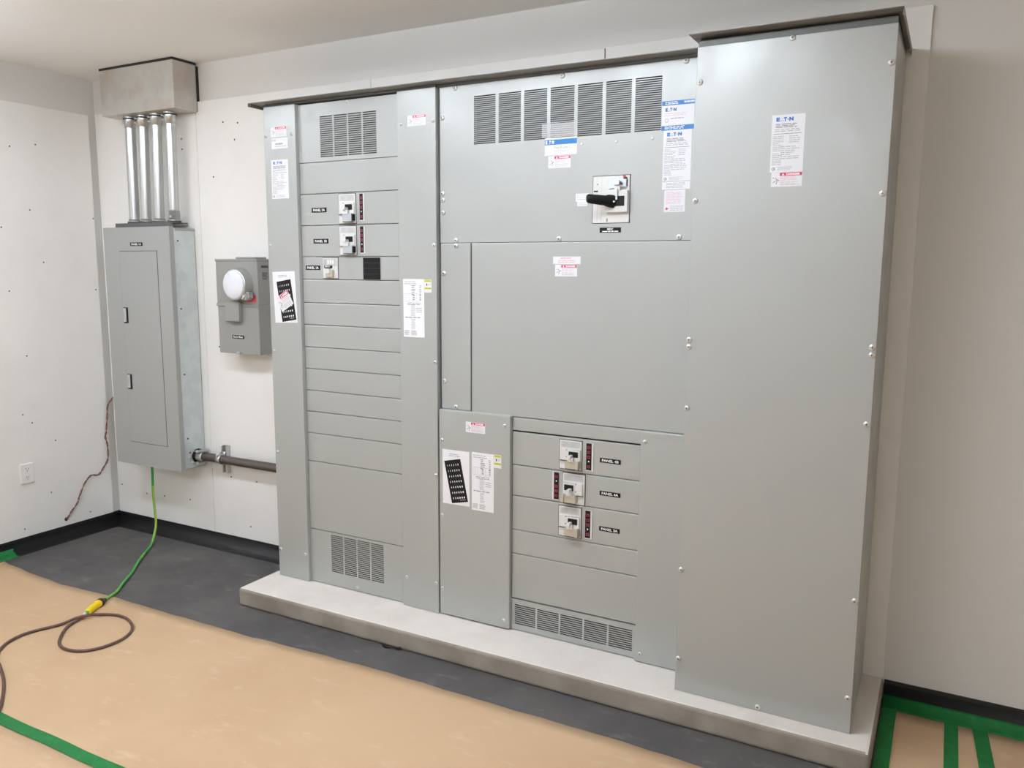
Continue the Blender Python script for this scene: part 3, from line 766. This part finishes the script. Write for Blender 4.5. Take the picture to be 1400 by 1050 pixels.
MB().box(1.198, MF - .026, 1.346, 1.301, MF - .003, 1.452, 'meter').build('latch_box', mt, .003)
sh = Sheet(1.342, 1.450, 1.404, 1.486, MF, 'redtag'); sh.lines(.12, .2, .9, .85, 4, 'pdark', .3, .2, 3); sh.build('red_sticker', mt, label='red sticker')
sh = Sheet(1.219, 1.2525, 1.306, 1.2705, MF, 'plate', thick=.0012); sh.text('Electric Meter', .08, .22, .92, .80, 'lettering', 1, .02); sh.build('name_plate', mt)
hs = MB().box(1.250, MF - .010, mz0 - .002, 1.278, MF + .002, mz0 + .010, 'zinc'); hs.build('hasp', mt, .002)
MB().box(1.400, -.06, mz0 - .012, 1.418, -.045, mz0, 'zinc').build('ground_lug', mt, .002)
# faint moulded writing on its side
sd = MB()
for i, (z, y0, y1) in enumerate([(1.630, -.10, -.05), (1.600, -.095, -.055), (1.590, -.095, -.06), (1.580, -.095, -.055), (1.570, -.095, -.06)]):
    sd.box(mx1, y0, z, mx1 + .0004, y1, z + (.012 if i == 0 else .005), 'pdark')
sd.build('side_marking', mt)

# ================================================================== FLEX CONDUIT + STRUT
fc = thing('flexible_conduit', (1.28, -.071, .52), 'dark ribbed flexible conduit running from the panelboard to the tall cabinets', 'conduit')
prof = []; L = 1.7212 - .872; N = 170
for i in range(N + 1):
    d = L * i / N; prof.append((d, .0230 + (.0014 if i % 2 else -.0014)))
mb = MB(); mb.lathe((.872, -.071, .549), (1, 0, 0), prof, 'flex', 22); mb.build('ribbed_tube', fc)
cn = MB(); cn.lathe((.8352, -.071, .549), (1, 0, 0), [(0, .041), (.007, .041), (.008, .030)], 'black', 26)
cn.lathe((.8425, -.071, .549), (1, 0, 0), [(0, .0295), (.012, .0305), (.034, .0305), (.042, .0290), (.044, .0245)], 'zinc', 26)
for sz in (1, -1):
    cn.box(.846, -.108, .549 + sz * .030, .892, -.034, .549 + sz * .035, 'zinc')
    for y in (-.103, -.039): cn.cyl((.868, y, .549 + sz * .028), (.868, y, .549 + sz * .042), .0062, 'screw', n=8)
cn.cyl((.834, -.128, .548), (.842, -.128, .548), .0075, 'screw', n=12)
cn.cyl((.834, -.110, .515), (.840, -.110, .515), .006, 'screw', n=12)
cn.build('connector', fc)
su = thing('strut_channel', (1.02, -.036, .46), 'short zinc strut channel on the board with a clamp around the dark conduit', 'bracket')
mb = MB(); q = .0025; x0, x1 = 1.000, 1.041; y0, y1 = -.0455, -.0165
mb.box(x0, y1 - q, .462, x1, y1, .620, 'zinc'); mb.box(x0, y0, .462, x0 + q, y1 - q, .620, 'zinc'); mb.box(x1 - q, y0, .462, x1, y1 - q, .620, 'zinc')
mb.box(x0 + q, y0, .462, x0 + .010, y0 + q, .620, 'zinc'); mb.box(x1 - .010, y0, .462, x1 - q, y0 + q, .620, 'zinc'); mb.build('channel', su)
cl = MB(); pts = []
for i in range(17):
    a = R(-62 + 304 * i / 16); pts.append((1.020, -.071 - .0252 * math.cos(a + math.pi) * -1 if False else -.071 + .0262 * math.cos(a + R(0)) * 1.0, .549 + .0262 * math.sin(a)))
pts = [(1.020, -.071 - 0.0272 * math.cos(R(t)), .549 + 0.0272 * math.sin(R(t))) for t in range(-140, 141, 14)]
pr = [(1.020, -.046, .590), (1.020, -.052, .578)] + pts[::-1] + [(1.020, -.052, .520), (1.020, -.046, .508)]
vs = []
for (x, y, z) in pr: vs += [(x - .016, y, z), (x + .016, y, z)]
cl.add(vs, [(2 * i, 2 * i + 1, 2 * i + 3, 2 * i + 2) for i in range(len(pr) - 1)], 'zinc', True)
cl.cyl((1.020, -.100, .573), (1.020, -.075, .590), .005, 'screw', n=10)
co = cl.build('pipe_clamp', su); sm = co.modifiers.new('thickness', 'SOLIDIFY'); sm.thickness = .002; sm.offset = 0.0

# ================================================================== OUTLET, LOOSE WIRE
ou = thing('wall_outlet', (.02, -.585, .395), 'white duplex wall outlet low on the left wall', 'outlet')
MB().box(.0162, -.624, .395, .0240, -.546, .510, 'outlet').build('cover_plate', ou, .0035, 3)
for zc in (.477, .428):
    fcx = MB(); vs = []
    prof = [(-.017, -.009), (-.012, -.0145), (.012, -.0145), (.017, -.009), (.017, .009), (.012, .0145), (-.012, .0145), (-.017, .009)]
    A = [(.0238, -.585 + a, zc + b) for a, b in prof]; B = [(.0256, -.585 + a, zc + b) for a, b in prof]
    fcx.add(A + B, [(i, (i + 1) % 8, 8 + (i + 1) % 8, 8 + i) for i in range(8)] + [list(range(8, 16))], 'outlet')
    for a, b in ((-.0065, .0045), (.0065, .0045)): fcx.box(.0250, -.585 + a - .0012, zc + b - .0045, .0260, -.585 + a + .0014, zc + b + .0045, 'slot')
    fcx.cyl((.0250, -.585, zc - .007), (.0260, -.585, zc - .007), .0028, 'slot', n=10)
    fcx.build('receptacle', ou)
MB().cyl((.0238, -.585, .4525), (.0252, -.585, .4525), .003, 'screw', n=10).build('screw', ou)

wr = thing('twisted_wire', (.024, -.2, .125), 'loose twisted brown and dark wire hanging down the left board to a hole', 'wire')
pth = [(.030, -.020, .819), (.0265, -.054, .775), (.0265, -.066, .70), (.0265, -.077, .615), (.0262, -.086, .578), (.0262, -.076, .52), (.0262, -.078, .44), (.0262, -.115, .382), (.0262, -.153, .348), (.0262, -.201, .355), (.0262, -.246, .312), (.0262, -.285, .242), (.0262, -.296, .212), (.0262, -.345, .157), (.0255, -.366, .133), (.0245, -.370, .124)]
sp_ = spline(pth, 12); N = len(sp_)
for ph, mm, nm in ((0, 'wirebrown', 'strand'), (math.pi, 'wireblack', 'strand')):
    pts = []
    for i, p in enumerate(sp_):
        tt = (sp_[min(i + 1, N - 1)] - sp_[max(i - 1, 0)]).normalized(); u = Vector((1, 0, 0)); w = tt.cross(u).normalized()
        a = i * .36 + ph; pts.append(p + u * (.0028 * math.cos(a)) + w * (.0034 * math.sin(a)))
    MB().tube(pts, .0028, mm, 7).build(nm, wr)
MB().cyl((.0163, -.371, .122), (.0175, -.371, .122), .011, 'hole', n=12).build('knockout', wr)

# ================================================================== CABLES ON THE FLOOR
gc = thing('green_cable', (.55, -.2, .009), 'green cable hanging from the panelboard and running across the dark floor', 'cable')
pth = [(.486, -.115, .4785), (.486, -.115, .40), (.484, -.116, .30), (.500, -.122, .165), (.512, -.132, .090), (.525, -.156, .046), (.545, -.185, .020), (.590, -.235, .0095), (.667, -.337, .0080), (.760, -.450, .0080), (.860, -.562, .0080), (.945, -.675, .0085), (1.020, -.765, .0105), (1.050, -.827, .0110), (1.074, -.872, .0140)]
gcb = MB().tube(spline(pth, 10), .0072, 'greencable', 14); gy = gcb.mi('cableyellow'); NR = (len(pth) - 1) * 10
for q in range(NR * 14):
    rg_, k_ = divmod(q, 14); zz = gcb.v[rg_ * 14][2]
    if (.09 < zz < .34 and 5 <= k_ <= 10) or (.009 < zz < .012 and rg_ > 110 and k_ in (2, 3, 4, 5)): gcb.m[q] = gy
gcb.build('jacket', gc)
MB().cyl((.486, -.115, .4700), (.486, -.115, .4764), .013, 'black', n=16).build('strain_relief', gc)
MB().lathe((1.071, -.866, .0135), Vector((1.090, -.905, .0165)) - Vector((1.071, -.866, .0135)), [(0, .008), (.004, .010), (.018, .011), (.026, .0125)], 'plugblack', 18).build('boot', gc)

ec = thing('extension_cord', (1.2, -1.1, .0), 'brown extension cord with yellow plug, looped once on the brown paper', 'cord')
p0 = Vector((1.088, -.895, .0200)); p1 = Vector((1.150, -1.022, .0200)); d = p1 - p0; Ld = d.length
pl = MB(); pl.lathe(p0 + d * .14, d, [(0, .0175), (Ld * .10, .0185), (Ld * .16, .0165), (Ld * .55, .0160), (Ld * .70, .0150), (Ld * .76, .0125), (Ld * .77, .0090)], 'plugyellow', 26)
pg = pl.build('plug', ec, label='yellow plug body')
MB().lathe(p0 - d * .02, d, [(0, .011), (.004, .0170), (.010, .0195), (Ld * .20, .0200), (Ld * .22, .0180)], 'plugblack', 24).build('collar', pg)
MB().lathe(p0 + d * .86, d, [(0, .0095), (.018, .0085), (.024, .006)], 'greencable', 14).build('strain_relief', pg)
MB().lathe(p0 + d * 1.03, d + Vector((0, 0, -.03)), [(0, .0078), (.016, .0078)], 'label', 14).build('white_band', pg)
MB().lathe(p0 + d * 1.14 + Vector((0, 0, -.004)), d + Vector((0, 0, -.03)), [(0, .0079), (.018, .0079)], 'redtag', 14).build('red_band', pg)
z = .0085
pth = [(1.142, -1.005, .019), (1.156, -1.036, .015), (1.163, -1.062, .011), (1.172, -1.10, z), (1.190, -1.140, z), (1.222, -1.180, z), (1.262, -1.218, z), (1.306, -1.252, z), (1.356, -1.273, z), (1.402, -1.276, z), (1.448, -1.264, z), (1.483, -1.238, z), (1.507, -1.199, z), (1.518, -1.145, z), (1.513, -1.090, z), (1.489, -1.039, z), (1.448, -.998, z), (1.391, -.966, z), (1.331, -.948, z), (1.276, -.948, z), (1.232, -.962, z), (1.200, -.990, z + .004), (1.182, -1.030, z + .012), (1.164, -1.075, z + .013), (1.150, -1.110, z + .006), (1.135, -1.150, z), (1.108, -1.215, z), (1.092, -1.280, z), (1.104, -1.345, z), (1.140, -1.405, z), (1.210, -1.462, z), (1.300, -1.502, z), (1.398, -1.545, z), (1.485, -1.592, z), (1.575, -1.650, z), (1.630, -1.690, z + .001), (1.68, -1.745, z + .001), (1.70, -1.83, z), (1.68, -1.95, z)]
MB().tube(spline(pth, 8), .0066, 'cord', 14).build('cord_jacket', ec)

# ================================================================== PAPER AND TAPE
def sheet_paper(label, x0, x1, y0, back, nx, ny, z=.0009, seed=0):
    mb = MB(); vs = []; T = .0006
    for j in range(ny + 1):
        for i in range(nx + 1):
            x = x0 + (x1 - x0) * i / nx; yb = back(x); y = y0 + (yb - y0) * j / ny
            h = z + .0022 * max(0, noise.noise(Vector((x * 2.1 + seed, y * 2.7, 3.1)))) 
            vs.append((x, y, h))
    n = nx + 1; k = len(vs)
    vs += [(a, b, c + T) for a, b, c in vs]
    fs = []
    for j in range(ny):
        for i in range(nx):
            q = (j * n + i, j * n + i + 1, (j + 1) * n + i + 1, (j + 1) * n + i)
            fs.append(tuple(k + a for a in q)); fs.append(q[::-1])
    rim = [i for i in range(n)] + [j * n + nx for j in range(1, ny + 1)] + [ny * n + i for i in range(nx - 1, -1, -1)] + [j * n for j in range(ny - 1, 0, -1)]
    for a, b in zip(rim, rim[1:] + rim[:1]): fs.append((a, b, k + b, k + a))
    mb.add(vs, fs, 'kraft', True)
    return mb.build('floor_paper', label=label, cat='paper', group='brown paper covering the floor')
EDGE = [(.0, -.768), (.12, -.79), (.40, -.818), (.681, -.833), (1.022, -.808), (1.45, -.806), (1.926, -.800), (2.30, -.778), (2.709, -.763), (3.2, -.764), (3.773, -.762), (4.05, -.774), (6.4, -.79)]
def edge(x):
    for a, b in zip(EDGE, EDGE[1:]):
        if x <= b[0]: return a[1] + (b[1] - a[1]) * (x - a[0]) / (b[0] - a[0]) + .003 * math.sin(x * 31) * math.sin(x * 7)
    return EDGE[-1][1]
sheet_paper('large brown paper sheet on the floor carrying the looped cord', .040, 6.35, -1.718, edge, 120, 16)
sheet_paper('brown paper sheet in the near left corner beyond the green tape line', .040, 6.35, -5.1, lambda x: -1.7195, 100, 40, seed=9)
sheet_paper('brown paper patch taped down beside the right end of the concrete pad', 4.520, 6.35, -.785, lambda x: -.0795, 40, 10, seed=4)

def strip(label, pts, w, axis, z=.0042):
    """masking tape following pts (x,y,z) with width w across"""
    mb = MB(); vs = []
    for p in pts:
        for s_ in (-w / 2, w / 2):
            vs.append((p[0], p[1] + s_, p[2]) if axis == 'x' else (p[0] + s_, p[1], p[2]))
    n = len(pts); k = len(vs)
    vs += [(a, b, c + .0004) for a, b, c in vs]
    fs = []
    for i in range(n - 1):
        q = (2 * i, 2 * i + 2, 2 * i + 3, 2 * i + 1)
        fs.append(q); fs.append(tuple(k + a for a in q[::-1]))
        fs.append((2 * i, k + 2 * i, k + 2 * i + 2, 2 * i + 2)); fs.append((2 * i + 1, 2 * i + 3, k + 2 * i + 3, k + 2 * i + 1))
    fs.append((0, 1, k + 1, k)); e = 2 * n - 2; fs.append((e, k + e, k + e + 1, e + 1))
    mb.add(vs, fs, 'tape')
    o = mb.build('masking_tape', label=label, cat='tape', group='green masking tape strips')
    bm_fix(o); return o
def bm_fix(o):
    import bmesh
    bm = bmesh.new(); bm.from_mesh(o.data); bmesh.ops.recalc_face_normals(bm, faces=bm.faces); bm.to_mesh(o.data); bm.free()
strip('long green tape line across the brown paper in the near left corner', [(.045 + i * .1, -1.720 + .002 * math.sin(i * 1.7), .0040) for i in range(62)], .046, 'x')

strip('green tape hugging the right side of the concrete pad', [(4.527, -.075 - i * .06, .0044) for i in range(12)], .048, 'y')
strip('green tape strip nearest the pad of the two parallel ones on the paper patch', [(4.732, -.0735 - i * .06, .0041) for i in range(12)], .044, 'y')
strip('green tape strip farther from the pad, right of its parallel twin', [(4.8225 + i * .0035, -.0735 - i * .06, .0041) for i in range(12)], .048, 'y')
# tapes climbing the coved bases
def cove_tape(label, along, stations, d0=.014, ragged=0.0):
    pr = [(d, z) for d, z in cove_profile()[2:-1] if d >= d0] + [(.078, .0004)]
    mb = MB(); vs = []
    for j, a in enumerate(stations):
        for i, (d, z) in enumerate(pr):
            aa = a - (ragged * ((i * 37) % 3) / 2 if j == 0 else 0)
            vs.append((aa, -d - .0006, z + .0010) if along == 'x' else (d + .0006, aa, z + .0010))
    n = len(pr)
    fs = [(j * n + i, j * n + i + 1, (j + 1) * n + i + 1, (j + 1) * n + i) for j in range(len(stations) - 1) for i in range(n - 1)]
    mb.add(vs, fs, 'tape', True)
    o = mb.build('masking_tape', label=label, cat='tape', group='green masking tape strips')
    sm = o.modifiers.new('thickness', 'SOLIDIFY'); sm.thickness = .0004; bm_fix(o)
cove_tape('short end of green tape at the foot of the left wall', 'y', [-.690, -.702, -.74, -1.2, -1.715], .012, .010)
cove_tape('green tape along the foot of the wall right of the pad', 'x', [4.5015, 4.8, 5.4, 6.3], .016)
# scrap at the foot of the pad
mb = MB(); mb.tube(spline([(2.545, -.583, .006), (2.57, -.590, .005), (2.60, -.585, .006), (2.63, -.581, .007), (2.635, -.577, .014)], 5), lambda t: .004 + .002 * math.sin(t * 9), 'black', 8)
mb.build('rubber_scrap', label='small black rubber scrap at the foot of the concrete pad', cat='scrap')

# ================================================================== CAMERA / RENDER LOOK
cam = bpy.data.cameras.new('camera'); co = bpy.data.objects.new('camera', cam); C.objects.link(co)
cam.sensor_fit = 'HORIZONTAL'; cam.sensor_width = 36.0; cam.lens = 36.0 * 1110.19 / 1400.0; cam.clip_start = .02
y, p, r = R(28.318), R(-8.1007), R(.3335)
fw = Vector((-math.sin(y) * math.cos(p), math.cos(y) * math.cos(p), math.sin(p))); rt = Vector((math.cos(y), math.sin(y), 0)); up = rt.cross(fw)
r2 = rt * math.cos(r) + up * math.sin(r); u2 = up * math.cos(r) - rt * math.sin(r)
m3 = Matrix((r2, u2, -fw)).transposed()
co.matrix_world = Matrix.Translation((4.6244, -3.2637, 1.6347)) @ m3.to_4x4()
scene.camera = co
w = bpy.data.worlds.new('world'); scene.world = w; w.use_nodes = True
w.node_tree.nodes['Background'].inputs['Color'].default_value = (0, 0, 0, 1)
vs_ = scene.view_settings
vs_.view_transform = 'Standard'; vs_.look = 'None'; vs_.gamma = 1.0; vs_.exposure = -0.05; vs_.use_curve_mapping = False
scene.cycles.use_denoising = True
scene.cycles.max_bounces = 10; scene.cycles.diffuse_bounces = 6
